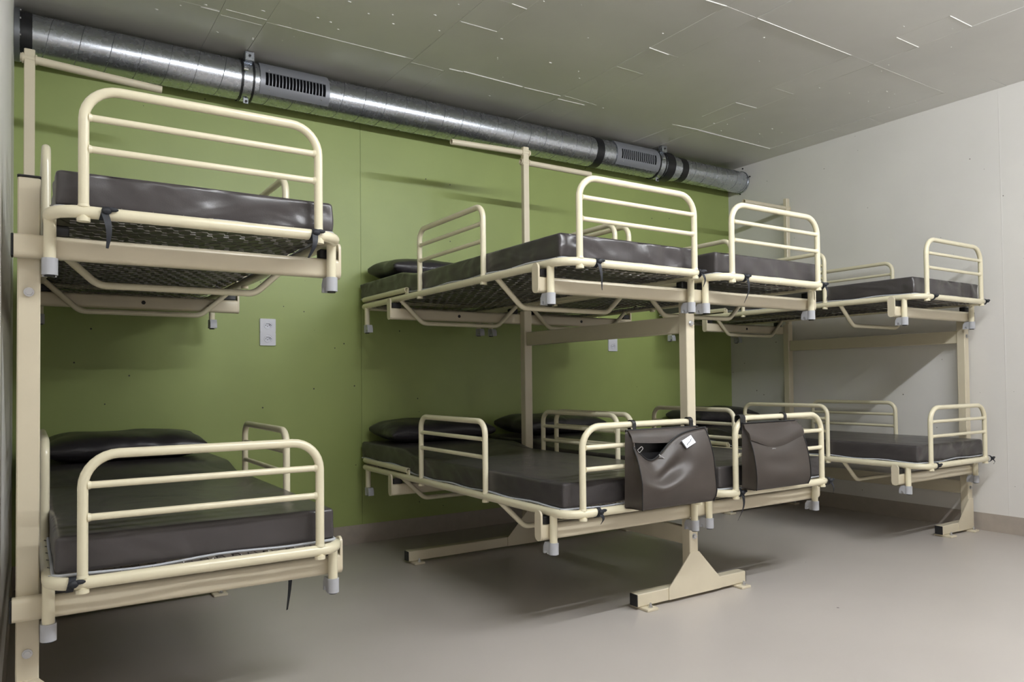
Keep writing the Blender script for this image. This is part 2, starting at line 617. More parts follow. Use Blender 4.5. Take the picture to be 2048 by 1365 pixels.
def helix(x0, x1, cy, cz, r, pitch, ph=0.0):
    n = int((x1 - x0) / pitch * 40)
    return MB().tube([(x0 + (x1 - x0) * i / n, cy + r * math.cos(ph - 2 * PI * (x1 - x0) * i / n / pitch), cz + r * math.sin(ph - 2 * PI * (x1 - x0) * i / n / pitch)) for i in range(n + 1)], 0.0017, 4)


dl(helix(-4.876, -1.58, DY, DZ, DR, 0.127), 'spiral_seam', 'seam_metal')
dl(MB().tube([(XR + 0.07, SDY, SDZ), (0.0, SDY, SDZ)], SR, 64), 'branch_pipe', 'galvanised')
dl(helix(-0.67, -0.004, SDY, SDZ, SR, 0.118), 'spiral_seam', 'seam_metal')
# reducer (cone between the two diameters)
vs, fs = [], []
for k in range(48):
    t = 2 * PI * k / 48
    vs.append((XR - 0.005, DY + DR * math.cos(t), DZ + DR * math.sin(t)))
for k in range(48):
    t = 2 * PI * k / 48
    vs.append((XR + 0.075, SDY + (SR + .001) * math.cos(t), SDZ + (SR + .001) * math.sin(t)))
for k in range(48):
    l = (k + 1) % 48
    fs.append((k, 48 + k, 48 + l, l))
dl(MB().add(vs, fs), 'reducer', 'galvanised')
# collar at the left wall with bolts, black sealing bands
dl(MB().band(XL + 0.001, XL + 0.022, DY, DZ, DR * 0.9, DR + 0.016, 48), 'wall_flange', 'seam_metal')
for a in (70, 110, 250, 290, 200, 160):
    dl(MB().cyl((XL + 0.021, DY + (DR + 0.009) * math.cos(math.radians(a)), DZ + (DR + 0.009) * math.sin(math.radians(a))), 0.005, 0.007, 'x', 6), 'bolt', 'zinc_bolt')
dl(MB().band(-4.924, -4.877, DY, DZ, DR - 0.002, DR + 0.003, 56), 'sealing_band', 'black_plastic')
dl(MB().band(-1.582, -1.518, DY, DZ, DR - 0.002, DR + 0.003, 56), 'sealing_band', 'black_plastic')
dl(MB().band(-0.905, -0.825, DY, DZ, DR - 0.002, DR + 0.004, 56), 'sealing_band', 'black_plastic')
dl(MB().band(-0.752, -0.690, SDY, SDZ, SR - 0.002, SR + 0.004, 56), 'sealing_band', 'black_plastic')
dl(MB().band(-0.012, 0.0, SDY, SDZ, SR - 0.004, SR + 0.004, 56), 'wall_collar', 'galvanised')


def clamp(x0, x1):
    c = dl(MB().band(x0 + 0.012, x1 - 0.012, DY, DZ, DR - 0.001, DR + 0.004, 56), 'pipe_clamp', 'galvanised')
    for x in (x0, x1 - 0.010):
        dl(MB().band(x, x + 0.010, DY, DZ, DR - 0.001, DR + 0.006, 56), 'rubber_edge', 'black_plastic', parent=c)
    xm = (x0 + x1) / 2
    # ears of the clamp: one screwed to the ceiling, one pointing down
    dl(MB().cbox(xm - 0.02, xm + 0.028, DY - DR - 0.010, DY - DR + 0.035, DZ + 0.068, DZ + 0.118, 0.003), 'bracket', 'galvanised', parent=c)
    dl(MB().cbox(xm - 0.012, xm + 0.016, DY - 0.030, DY - 0.024, DZ - DR - 0.028, DZ - DR + 0.012, 0.002), 'bracket', 'galvanised', parent=c)
    for (y, z) in ((DY - DR - 0.011, DZ + 0.095), (DY - 0.031, DZ - DR - 0.016)):
        dl(MB().cyl((xm + 0.003, y - 0.003, z), 0.007, 0.004, 'y', 8), 'screw', 'socket_dark', parent=c)
    dl(MB().cyl((x0 + 0.005, DY - DR - 0.018, DZ + 0.018), 0.008, 0.022, 'x', 8), 'clamp_bolt', 'zinc_bolt', parent=c)


clamp(-3.965, -3.898)
clamp(-0.985, -0.918)


def curved(x0, x1, a0, a1, r0, r1, n=10):
    """shell piece hugging the duct: angle measured from the horizontal facing the room, up positive"""
    vs, fs = [], []
    for i in range(n + 1):
        a = math.radians(a0 + (a1 - a0) * i / n)
        for (x, r) in ((x0, r0), (x1, r0), (x1, r1), (x0, r1)):
            vs.append((x, DY - r * math.cos(a), DZ + r * math.sin(a)))
    for i in range(n):
        for q in range(4):
            w = (q + 1) % 4
            fs.append((i * 4 + q, i * 4 + 4 + q, i * 4 + 4 + w, i * 4 + w))
    fs += [(0, 1, 2, 3), (n * 4 + 3, n * 4 + 2, n * 4 + 1, n * 4)]
    return MB().add(vs, fs)


def grille(x0, x1, s0, s1, nslot, bar):
    lo, hi = -20, 17
    ri, ro = DR + 0.0005, DR + 0.007
    g = dl(curved(x0, x1, hi, 62, ri, ro), 'air_grille', 'grille_grey')
    dl(curved(x0, x1, -46, lo, ri, ro), 'lower_flange', 'grille_grey', parent=g)
    dl(curved(x0, s0, lo, hi, ri, ro), 'end_flange', 'grille_grey', parent=g)
    dl(curved(s1, x1, lo, hi, ri, ro), 'end_flange', 'grille_grey', parent=g)
    dl(curved(s0, s1, lo, hi, ri, DR + 0.0015), 'slot_shade', 'slot_shade_black', parent=g)  # solid black sheet on the pipe, standing in for shade behind the slats
    p = (s1 - s0) / nslot
    for i in range(1, nslot):
        dl(curved(s0 + p * i - p * bar, s0 + p * i + p * bar, lo, hi, ri, ro - 0.001, 5), 'slat', 'grille_grey', parent=g)
    for x in (s0 + 0.02, s1 - 0.02):
        for a in (25, -30):
            a_ = math.radians(a)
            dl(MB().ball((x, DY - ro * math.cos(a_), DZ + ro * math.sin(a_)), 0.004, 1, 1, 1, 8, 5), 'rivet', 'zinc_bolt', parent=g)


grille(-3.872, -3.498, -3.846, -3.522, 18, 0.11)
grille(-1.405, -0.990, -1.365, -1.030, 18, 0.20)
for (y, z) in ((-0.155, 2.655), (-0.225, 2.575), (-0.125, 2.452)):
    dl(MB().cyl((-0.006, y, z), 0.006, 0.006, 'x', 8), 'wall_anchor', 'black_plastic')

# ------------------------------------------------------------------ bunk racks
YF, YR = -1.8796, -0.6298       # front faces of the front and rear posts
PW, PD = 0.0509, 0.0469         # post section
BT = 0.040                      # beam depth
BEAMS = ((0.352, 0.412), (1.271, 1.331))


def rack(label, xp, left, right, tall_front, foot_l, foot_r, rear_l, rear_r, arms):
    """xp: left edge of the posts; left/right: beam ends; foot_*: reach of the front foot from the post centre; arms: list of (side, z_root, z_end)"""
    xm = xp + PW / 2
    t = thing('bunk_rack', label, 'bunk rack', (xm, (YF + YR) / 2, 0), 'steel bunk racks along the green wall')
    off = Matrix.Translation(Vector((-xm, -(YF + YR) / 2, 0)))

    def part(m, name, material='cream_enamel_rack', parent=t, smooth=True):
        o = m.obj(name, material, parent, smooth)
        o.data.transform(off)
        return o
    for (yf, top, fl, fr) in ((YF, 1.484 if tall_front else 1.331, foot_l, foot_r), (YR, 1.345, rear_l, rear_r)):
        p = part(MB().cbox(xp, xp + PW, yf, yf + PD, 0.062, top, 0.003), 'post')
        if tall_front and yf == YF:
            part(MB().cbox(xp - 0.001, xp + PW + 0.001, yf - 0.001, yf + PD + 0.001, top, top + 0.006, 0.002), 'end_cap', 'black_plastic', p)
        if yf == YF:
            for z in (0.262, 1.186):
                b = part(MB().cyl((xm, yf - 0.003, z), 0.012, 0.003, 'y', 16), 'washer', 'zinc_bolt', p)
                part(MB().cyl((xm, yf - 0.011, z), 0.0085, 0.008, 'y', 6), 'bolt', 'zinc_bolt', p)
        # floor foot
        x0, x1 = xm - fl, xm + fr
        if not fl:
            x0 = xp
        if not fr:
            x1 = xp + PW
        f = part(MB().cbox(x0, x1, yf, yf + PD, 0.012, 0.064, 0.003), 'foot')
        for (x, s) in ((x0, -1), (x1, 1)):
            a, b = (x - 0.004, x + 0.002) if s < 0 else (x - 0.002, x + 0.004)
            part(MB().cbox(a, b, yf + 0.0015, yf + PD - 0.0015, 0.014, 0.0625, 0.0015), 'end_cap', 'black_plastic', f)
            xc = x - s * 0.045
            part(MB().cbox(xc - 0.03, xc + 0.03, yf - 0.042, yf + PD + 0.012, 0.0, 0.011, 0.002), 'floor_plate', 'cream_enamel_rack', f)
            bo = part(MB().cyl((xc + 0.004, yf - 0.022, 0.011), 0.010, 0.006, 'z', 6), 'nut', 'zinc_bolt', f)
            part(MB().cyl((xc + 0.004, yf - 0.022, 0.017), 0.0055, 0.012, 'z', 8, 0.004), 'anchor_bolt', 'zinc_bolt', f)
        # gusset plate
        prof = [(xp if not fl else xm - 0.157, 0.014), (xp if not fl else xm - 0.157, 0.062), (xp, 0.195), (xp + PW, 0.195),
                (xp + PW if not fr else xm + 0.157, 0.062), (xp + PW if not fr else xm + 0.157, 0.014)]
        part(MB().prism(prof, 'y', yf - 0.004, yf), 'gusset', smooth=False)
    # rails joining the two posts
    for (z0, z1) in ((0.222, 0.298), (1.144, 1.220)):
        part(MB().cbox(xm - 0.016, xm + 0.016, YF + PD, YR, z0, z1, 0.003), 'side_rail')
    # beams that carry the beds
    for (z0, z1) in BEAMS:
        for yf in (YF, YR):
            if yf == YR:
                yf = YR + PD + BT          # the rear beams run behind the rear posts
            rb = 0.013
            prof = []
            for (cy_, cz_, a0) in ((yf - rb, z1 - rb, 0), (yf - BT + rb, z1 - rb, 90), (yf - BT + rb, z0 + rb, 180), (yf - rb, z0 + rb, 270)):
                for k in range(6):
                    a = math.radians(a0 + 18 * k)
                    prof.append((cy_ + rb * math.cos(a), cz_ + rb * math.sin(a)))
            b = part(MB().prism(prof, 'x', left, right), 'beam')
            for (x, s) in ((left, -1), (right, 1)):
                inner = (x < xp) if s < 0 else (x > xp + PW)
                if inner and abs(x - xm) > 0.2:
                    r = BT / 2
                    yc = yf - BT / 2
                    prof = []
                    for k in range(9):
                        a = PI * k / 8
                        prof.append((yc + r * math.cos(a), 0.052 + z1 - r + r * math.sin(a)))
                    for k in range(9):
                        a = PI + PI * k / 8
                        prof.append((yc + r * math.cos(a), z0 - 0.002 + r + r * math.sin(a)))
                    xa = x if s > 0 else x - 0.008
                    part(MB().prism(prof, 'x', xa, xa + 0.008), 'end_stop', parent=b)
                    xq = x - s * 0.006
                    part(MB().cbox(min(xq, xq - s * 0.052), max(xq, xq - s * 0.052), yf - BT + 0.002, yf - 0.002, z1, z1 + 0.028, 0.003), 'support_pad', 'black_plastic', b)
                else:
                    part(MB().cbox(x - 0.006 if s < 0 else x, x if s < 0 else x + 0.006, yf - BT + 0.001, yf - 0.001, z0 + 0.001, z1 - 0.001, 0.002), 'end_cap', 'black_plastic', b)
            if right - left > 1.2 or True:
                sides = []
                if left < xp - 0.2:
                    sides.append((-1, xp))
                if right > xp + PW + 0.2:
                    sides.append((1, xp + PW))
                for (s, xe) in sides:
                    q = xe + (0.012 if s > 0 else -0.012)
                    part(MB().cbox(min(q, q + s * 0.05), max(q, q + s * 0.05), yf - BT + 0.002, yf - 0.002, z1, z1 + 0.028, 0.003), 'support_pad', 'black_plastic', b)
                    if yf > -1.0:
                        xc = (left + xp) / 2 if s < 0 else (right + xp + PW) / 2
                        part(MB().cyl((xc + 0.0, yf - BT - 0.0015, (z0 + z1) / 2), 0.0085, 0.004, 'y', 14), 'plug', 'black_plastic', b)
    # tall pole with folding arms above the rear post
    pw = 0.038
    po = part(MB().cbox(xm - pw / 2, xm + pw / 2, YR, YR + 0.030, 1.345, 2.301, 0.0025), 'pole')
    for (s, zr, ze) in arms:
        yc = YR + 0.014
        a = MB().tube([(xm - s * 0.032, yc, zr + 0.002), (xm, yc, zr), (xm + s * 0.487, yc, ze)], 0.0165, 14, hollow=0.8)
        ao = part(a, 'arm')
        part(MB().band(xm - 0.026, xm - 0.020, yc, zr, 0.016, 0.0205, 20), 'collar', 'cream_enamel_rack', ao)
        part(MB().band(xm + 0.020, xm + 0.026, yc, zr, 0.016, 0.0205, 20), 'collar', 'cream_enamel_rack', ao)
    return t


rack('cream steel bunk rack at the left edge, one tall front post with black cap', -4.9126, -4.920, -4.074, True, 0, 0.331, 0, 0.765, [(1, 2.264, 2.238)])
rack('cream steel bunk rack in the middle standing on a T-shaped foot, carrying beds both sides', -2.4965, -3.302, -1.640, False, 0.331, 0.331, 0.765, 0.765,
     [(-1, 2.268, 2.252), (1, 2.212, 2.212)])
rack('cream steel bunk rack against the off-white right wall', -0.0991, -0.925, -0.054, False, 0.331, 0, 0.765, 0, [(-1, 2.226, 2.222)])

# ------------------------------------------------------------------ bed frames (prototype, then copies)
BW = 0.7390                     # side tube to side tube
HX = BW / 2
BL = 1.960                      # front tube to rear tube
FZ = 0.1565                     # tube axis above the leg tips
Y0 = -2.025                     # world y of the front tube
TR = 0.016


def guard_mesh(w, r, hgt):
    """hoop standing on the tube, in the local x-z plane, centred on x = 0, z = 0 at the tube axis"""
    pts = [(-w / 2, 0, -0.024)] + [(-w / 2, 0, 0.0)] + fillet([(-w / 2, 0, 0.01), (-w / 2, 0, hgt), (w / 2, 0, hgt), (w / 2, 0, 0.01)], r, 8)[0:] + [(w / 2, 0, 0.0), (w / 2, 0, -0.024)]
    m = MB().tube(pts, 0.0125, 14)
    for s in (-1, 1):
        m.cyl((s * w / 2, 0, -0.0245), 0.0155, 0.010, 'z', 12)
        m.cyl((s * w / 2, 0, 0.012), 0.0150, 0.007, 'z', 14, 0.0130)
    return m


def bar_mesh(w):
    m = MB().tube([(-w / 2 + 0.008, 0, 0), (w / 2 - 0.008, 0, 0)], 0.0092, 12)
    for s in (-1, 1):
        m.tube([(s * (w / 2 - 0.010), 0, 0), (s * (w / 2 - 0.018), 0, 0)], [0.0125, 0.0095], 12)
    return m


def make_bed():
    t = thing('bed_frame', 'bed', 'bed frame', (0, 0, 0), 'tubular bed frames on the racks')
    loop = fillet([(-HX, 0, FZ), (HX, 0, FZ), (HX, BL, FZ), (-HX, BL, FZ)], 0.075, 8, closed=True)
    fr = MB().tube(loop, TR, 16, closed=True).obj('frame_tube', 'cream_enamel', t)
    MB().band(-0.006, 0.006, 0, FZ, TR - 0.002, TR + 0.0006, 20).obj('joint_sleeve', 'cream_enamel', fr)
    # raised head section
    hz = FZ + 0.036
    h = MB().tube(fillet([(-HX, 1.33, hz), (-HX, BL, hz + 0.004), (HX, BL, hz + 0.004), (HX, 1.33, hz)], 0.07, 8), 0.014, 14, hollow=0.72)
    ho = h.obj('head_section', 'cream_enamel', t)
    for s in (-1, 1):
        MB().cbox(s * HX - 0.004, s * HX + 0.004, 1.315, 1.345, FZ + 0.010, hz + 0.004, 0.001).obj('hinge_plate', 'cream_enamel', ho)
    # legs with clip feet
    for (sx, y, dr) in ((-1, 0.088, 1), (1, 0.088, 1), (-1, 1.862, -1), (1, 1.862, -1)):
        lg = MB().tube([(0, 0, 0.02), (0, 0, FZ - 0.010)], 0.0145, 14).obj('leg', 'cream_enamel', t, loc=(sx * HX, y, 0))
        m = MB().cyl((0, 0, 0.004), 0.0185, 0.043, 'z', 18)
        a, b = (0.0, 0.044)
        prof = [(0, 0.047), (0, 0.004), (dr * 0.020, 0.004), (dr * 0.022, 0.014), (dr * 0.028, 0.019), (dr * 0.034, 0.016), (dr * 0.036, 0.004),
                (dr * 0.045, 0.004), (dr * 0.044, 0.030), (dr * 0.034, 0.047)]
        m.prism(prof, 'x', -0.016, 0.016)
        cl = m.obj('clip_foot', 'grey_plastic', lg)
        MB().cyl((0, 0, 0.0), 0.0125, 0.006, 'z', 14).obj('rubber_tip', 'black_plastic', cl)
    # bent braces under the bed
    for y in (0.475, 1.422):
        pts = fillet([(-HX + 0.006, y, FZ - 0.006), (-0.235, y, FZ - 0.126), (0.235, y, FZ - 0.126), (HX - 0.006, y, FZ - 0.006)], 0.06, 7)
        MB().tube(pts, 0.0115, 12).obj('brace', 'cream_enamel', t)
    # guards
    g = guard_mesh(0.600, 0.080, 0.316).obj('foot_guard', 'cream_enamel', t, loc=(0, 0, FZ))
    bm_ = bar_mesh(0.600).mesh('crossbar', 'cream_enamel')
    for z in (0.240, 0.160):
        inst(bm_, 'crossbar', g, (0, 0, z))
    gm = guard_mesh(0.610, 0.055, 0.316)
    gm.v = [(-v[1], v[0], v[2]) for v in gm.v]
    gme = gm.mesh('side_guard', 'cream_enamel')
    bb = bar_mesh(0.610)
    bb.v = [(-v[1], v[0], v[2]) for v in bb.v]
    bme = bb.mesh('crossbar', 'cream_enamel')
    for s in (-1, 1):
        sg = inst(gme, 'side_guard', t, (s * HX, 0.875, FZ))
        for z in (0.240, 0.164):
            inst(bme, 'crossbar', sg, (0, 0, z))
    # spring netting: zigzag wires across the bed, hooks to the tubes
    m = MB()
    xs = HX - 0.045
    per = 0.044
    rows = 38
    ya, yb = 0.045, BL - 0.05
    for j in range(rows):
        y = ya + (yb - ya) * j / (rows - 1)
        amp = 0.0215
        pts = []
        n = int(2 * xs / per) + 1
        x = -xs - (per / 2 if j % 2 else 0)
        for i in range(n + 1):
            a = x + i * per
            z = FZ - 0.006 - 0.012 * (1 - min(1, (a / xs) ** 2))
            for (dx, sy) in ((0.0, -1), (0.013, -1), (0.022, 1), (0.035, 1)):
                if abs(a + dx) <= xs:
                    pts.append((a + dx, y + sy * amp, z + (0.004 if sy > 0 else 0)))
        if len(pts) > 2:
            m.tube(pts, 0.0015, 4)
        if j % 2 == 0:
            for s in (-1, 1):
                m.tube([(s * (xs - 0.002), y, FZ - 0.007), (s * (HX - 0.012), y + 0.004, FZ + 0.012), (s * (HX + 0.002), y + 0.004, FZ + TR + 0.002)], 0.0014, 4)
    for i in range(9):
        x = -xs + 0.03 + (2 * xs - 0.06) * i / 8
        m.tube([(x - 0.02, 0.05, FZ - 0.01), (x, 0.022, FZ + 0.004), (x + 0.006, 0.002, FZ + TR + 0.002)], 0.0014, 4)
    tag(m.obj('spring_netting', 'spring_wire', t), 'linked zigzag wire spring netting', kind='stuff')
    return t


BEDX = {'A': -4.8429, 'B1': -3.2657, 'B2': -2.4375, 'C': -0.8670}     # left tube
LEVEL = {1: 0.2990, 2: 1.2217}
WHERE = {
    ('A', 2): 'upper bunk at the left edge', ('A', 1): 'lower bunk at the left edge',
    ('B1', 2): 'upper bunk left of the middle post', ('B1', 1): 'lower bunk left of the middle post',
    ('B2', 2): 'upper bunk right of the middle post', ('B2', 1): 'lower bunk right of the middle post',
    ('C', 2): 'upper bunk beside the off-white wall', ('C', 1): 'lower bunk beside the off-white wall',
}
BEDS = {}
proto = make_bed()
first = True
for lev in (1, 2):
    for b in ('A', 'B1', 'B2', 'C'):
        o = proto if first else copy_tree(proto)
        first = False
        o.location = (BEDX[b] + HX, Y0, LEVEL[lev])
        o['label'] = 'cream tubular bed frame with guards, ' + WHERE[(b, lev)]
        BEDS[(b, lev)] = o

# ------------------------------------------------------------------ mattresses with ties
MW, ML, MH = 0.715, 1.945, 0.094
MZ0 = FZ + 0.017                # underside above the bed's leg tips


def mattress_mesh(lift, seed, wr):
    r_ = random.Random(seed)
    waves = [(r_.uniform(14, 55), r_.uniform(-5, 5), r_.uniform(0, 6.28), r_.uniform(0.3, 1)) for _ in range(7)]

    def fn(p):
        x, y, z = p
        yy = y + ML / 2
        k = max(0.0, min(1.0, (yy - 1.20) / 0.22))
        rise = lift * k * k * (3 - 2 * k)
        # creases on the sides, strongest in the lower half
        w = sum(a * math.sin(f * (x + y) + g * 14 * z + ph) for (f, g, ph, a) in waves) / 4
        side = 1 if abs(z) < MH / 2 - 0.004 else 0.25
        if y < -ML / 2 + 0.02:
            y -= wr * w * side
        if abs(x) > MW / 2 - 0.02:
            x += math.copysign(wr * w * side, x)
        crown = 0.006 * (1 - (2 * x / MW) ** 2) * (1 - (2 * y / ML) ** 4) if z > 0 else 0
        return (x, y, z + rise + crown)
    return MB().rbox(MW, ML, MH, 0.012, 36, 70, 7, fn).mesh('cover', 'mattress_vinyl', True, 60)


def underlay_mesh(lift):
    """light cloth hem that shows along the lower edge of the mattress"""
    w, l = MW / 2 + 0.004, ML / 2 + 0.004
    base_ = fillet([(-w, -l, 0), (w, -l, 0), (w, l, 0), (-w, l, 0)], 0.02, 4, closed=True)
    pts = []
    for i, p in enumerate(base_):
        q = base_[(i + 1) % len(base_)]
        n = max(1, int((q - p).length / 0.05))
        for k in range(n):
            c = p.lerp(q, k / n)
            yy = c.y + ML / 2
            kk = max(0.0, min(1.0, (yy - 1.20) / 0.22))
            wob = 0.003 * math.sin(19 * c.y + 7 * c.x) + 0.003 * math.sin(17 * c.x + 1.0)
            pts.append((c.x, c.y, lift * kk * kk * (3 - 2 * kk) + wob))
    return MB().tube(pts, 0.0042, 6, closed=True).mesh('hem', 'underlay_cloth', True, 60)


COVERS = [mattress_mesh(0.030, s, w) for s, w in ((1, 0.0025), (2, 0.0125), (3, 0.0120), (4, 0.0060))]
UNDER = underlay_mesh(0.030)


def strap(parent, lx, tail, lean=0.0, knot=True, yo=0.0, ang=0.0):
    """black ribbon tied round the front tube; lx: local x along the tube; tail: hanging length"""
    m = MB()
    # loop round tube
    R = TR + 0.0025
    vs, fs = [], []
    n = 20
    for k in range(n):
        t = 2 * PI * k / n
        for (dx, r) in ((-0.008, R - 0.002), (0.008, R - 0.002), (0.008, R), (-0.008, R)):
            vs.append((lx + dx + 0.004 * math.sin(t), r * math.cos(t), FZ + r * math.sin(t)))
    for k in range(n):
        l = (k + 1) % n
        for q in range(4):
            w = (q + 1) % 4
            fs.append((k * 4 + q, l * 4 + q, l * 4 + w, k * 4 + w))
    if not yo:
        m.add(vs, fs)
    if knot:
        m.ball((lx + 0.004, -R - 0.004, FZ + 0.004), 0.011, 1.1, 0.7, 0.9, 8, 6)
        m.ball((lx + 0.016, -R - 0.004, FZ + 0.008), 0.009, 1.7, 0.5, 0.7, 8, 5)
    if tail:
        n = 10
        vs, fs = [], []
        for i in range(n + 1):
            s = i / n
            x = lx + lean * s + 0.006 * math.sin(3.2 * s) + ang * s * s
            y = yo - R - 0.004 - 0.006 * math.sin(4 * s)
            z = FZ - 0.002 - tail * s
            wd_ = 0.0085 * (1 - 0.55 * s * s)
            tw = 0.6 * s
            for (a, d) in ((-wd_, 0.0006), (wd_, 0.0006), (wd_, -0.0006), (-wd_, -0.0006)):
                vs.append((x + a * math.cos(tw), y + a * math.sin(tw) + d, z))
        for i in range(n):
            for q in range(4):
                w = (q + 1) % 4
                fs.append((i * 4 + q, i * 4 + 4 + q, i * 4 + 4 + w, i * 4 + w))
        fs += [(0, 1, 2, 3), (n * 4 + 3, n * 4 + 2, n * 4 + 1, n * 4)]
        m.add(vs, fs)
    return m.obj('tie_strap', 'black_ribbon', parent)


TIES = {
    ('A', 2): [(-0.255, 0.088, 0.006, 0), (0.282, 0.070, -0.022, 0.004)], ('A', 1): [(-0.325, 0.0, 0, 0)],
    ('B1', 2): [(-0.228, 0.100, -0.012, 0.03), (0.318, 0.055, 0.012, 0)], ('B1', 1): [(-0.236, 0.040, 0.004, 0)],
    ('B2', 2): [(-0.232, 0.110, 0.004, -0.02), (0.322, 0.075, 0.010, 0.0)], ('B2', 1): [(-0.285, 0.110, -0.008, -0.02), (0.335, 0.060, 0.012, 0.01)],
    ('C', 2): [(-0.250, 0.0, 0, 0), (0.325, 0.0, 0, 0)], ('C', 1): [(-0.255, 0.0, 0, 0), (0.338, 0.03, 0.01, 0.01)],
}
for i, key in enumerate(BEDS):
    b, lev = key
    mt = thing('mattress', 'dark brown vinyl mattress with black ties on the ' + WHERE[key], 'mattress',
               (BEDX[b] + HX, Y0, LEVEL[lev]), 'vinyl mattresses on the bunks')
    ci = {1: [0, 3, 0, 3], 2: [3, 1, 2, 1]}[lev][('A', 'B1', 'B2', 'C').index(b)]
    inst(COVERS[ci], 'cover', mt, (0, 0.040 + ML / 2, MZ0 + MH / 2))
    inst(UNDER, 'hem', mt, (0, 0.038 + ML / 2, MZ0 - 0.001))
    for (lx, tail, lean, ang) in TIES[key]:
        strap(mt, lx, tail, lean, True, 0.0, ang)
    if key == ('A', 1):
        strap(mt, 0.268, 0.222, 0.012, False, 0.245, -0.01)        # loose end hanging through the netting

# ------------------------------------------------------------------ pillows
PWX, PLY, PHZ = 0.66, 0.37, 0.125


def pillow_mesh(seed):
    r_ = random.Random(seed)
    ph = [r_.uniform(0, 6.28) for _ in range(6)]

    def fn(p):
        u, v = 2 * p.x / PWX, 2 * p.y / PLY
        e = max(0.0, (1 - abs(u) ** 5)) ** 0.5 * max(0.0, (1 - abs(v) ** 3.5)) ** 0.5
        z = p.z * (0.10 + 0.90 * e)
        pinch = 1 - 0.05 * (1 - abs(v)) * abs(u) ** 3
        wr = 0.004 * math.sin(34 * p.y + ph[0]) * abs(u) ** 3 + 0.003 * math.sin(21 * p.x + 17 * p.y + ph[1]) + 0.003 * math.sin(46 * p.x + ph[2]) * abs(v) ** 2
        return (p.x * pinch, p.y * (1 - 0.04 * (1 - abs(u))), z + (wr if p.z > 0 else 0))
    return MB().rbox(PWX, PLY, PHZ, 0.02, 22, 14, 4, fn).mesh('pillow', 'pillow_vinyl', True, 70)


PM = [pillow_mesh(5), pillow_mesh(9)]
for i, (b, lev, dx, dy, rz) in enumerate((('A', 1, -0.03, 0.0, 0.02), ('B1', 1, 0.0, 0.0, -0.02), ('B2', 1, 0.03, 0.0, 0.015), ('C', 1, -0.005, 0.0, 0.0), ('B1', 2, 0.0, 0.0, 0.03))):
    o = bpy.data.objects.new('pillow', PM[i % 2])
    COL.objects.link(o)
    o.location = (BEDX[b] + HX + dx, -0.245 + dy, LEVEL[lev] + MZ0 + MH + 0.030 + PHZ * 0.47 + 0.008)
    o.rotation_euler = (0.05, 0, rz)
    tag(o, 'black vinyl pillow at the head of the ' + WHERE[(b, lev)], 'pillow', 'black vinyl pillows')

# ------------------------------------------------------------------ bags hanging on foot guards


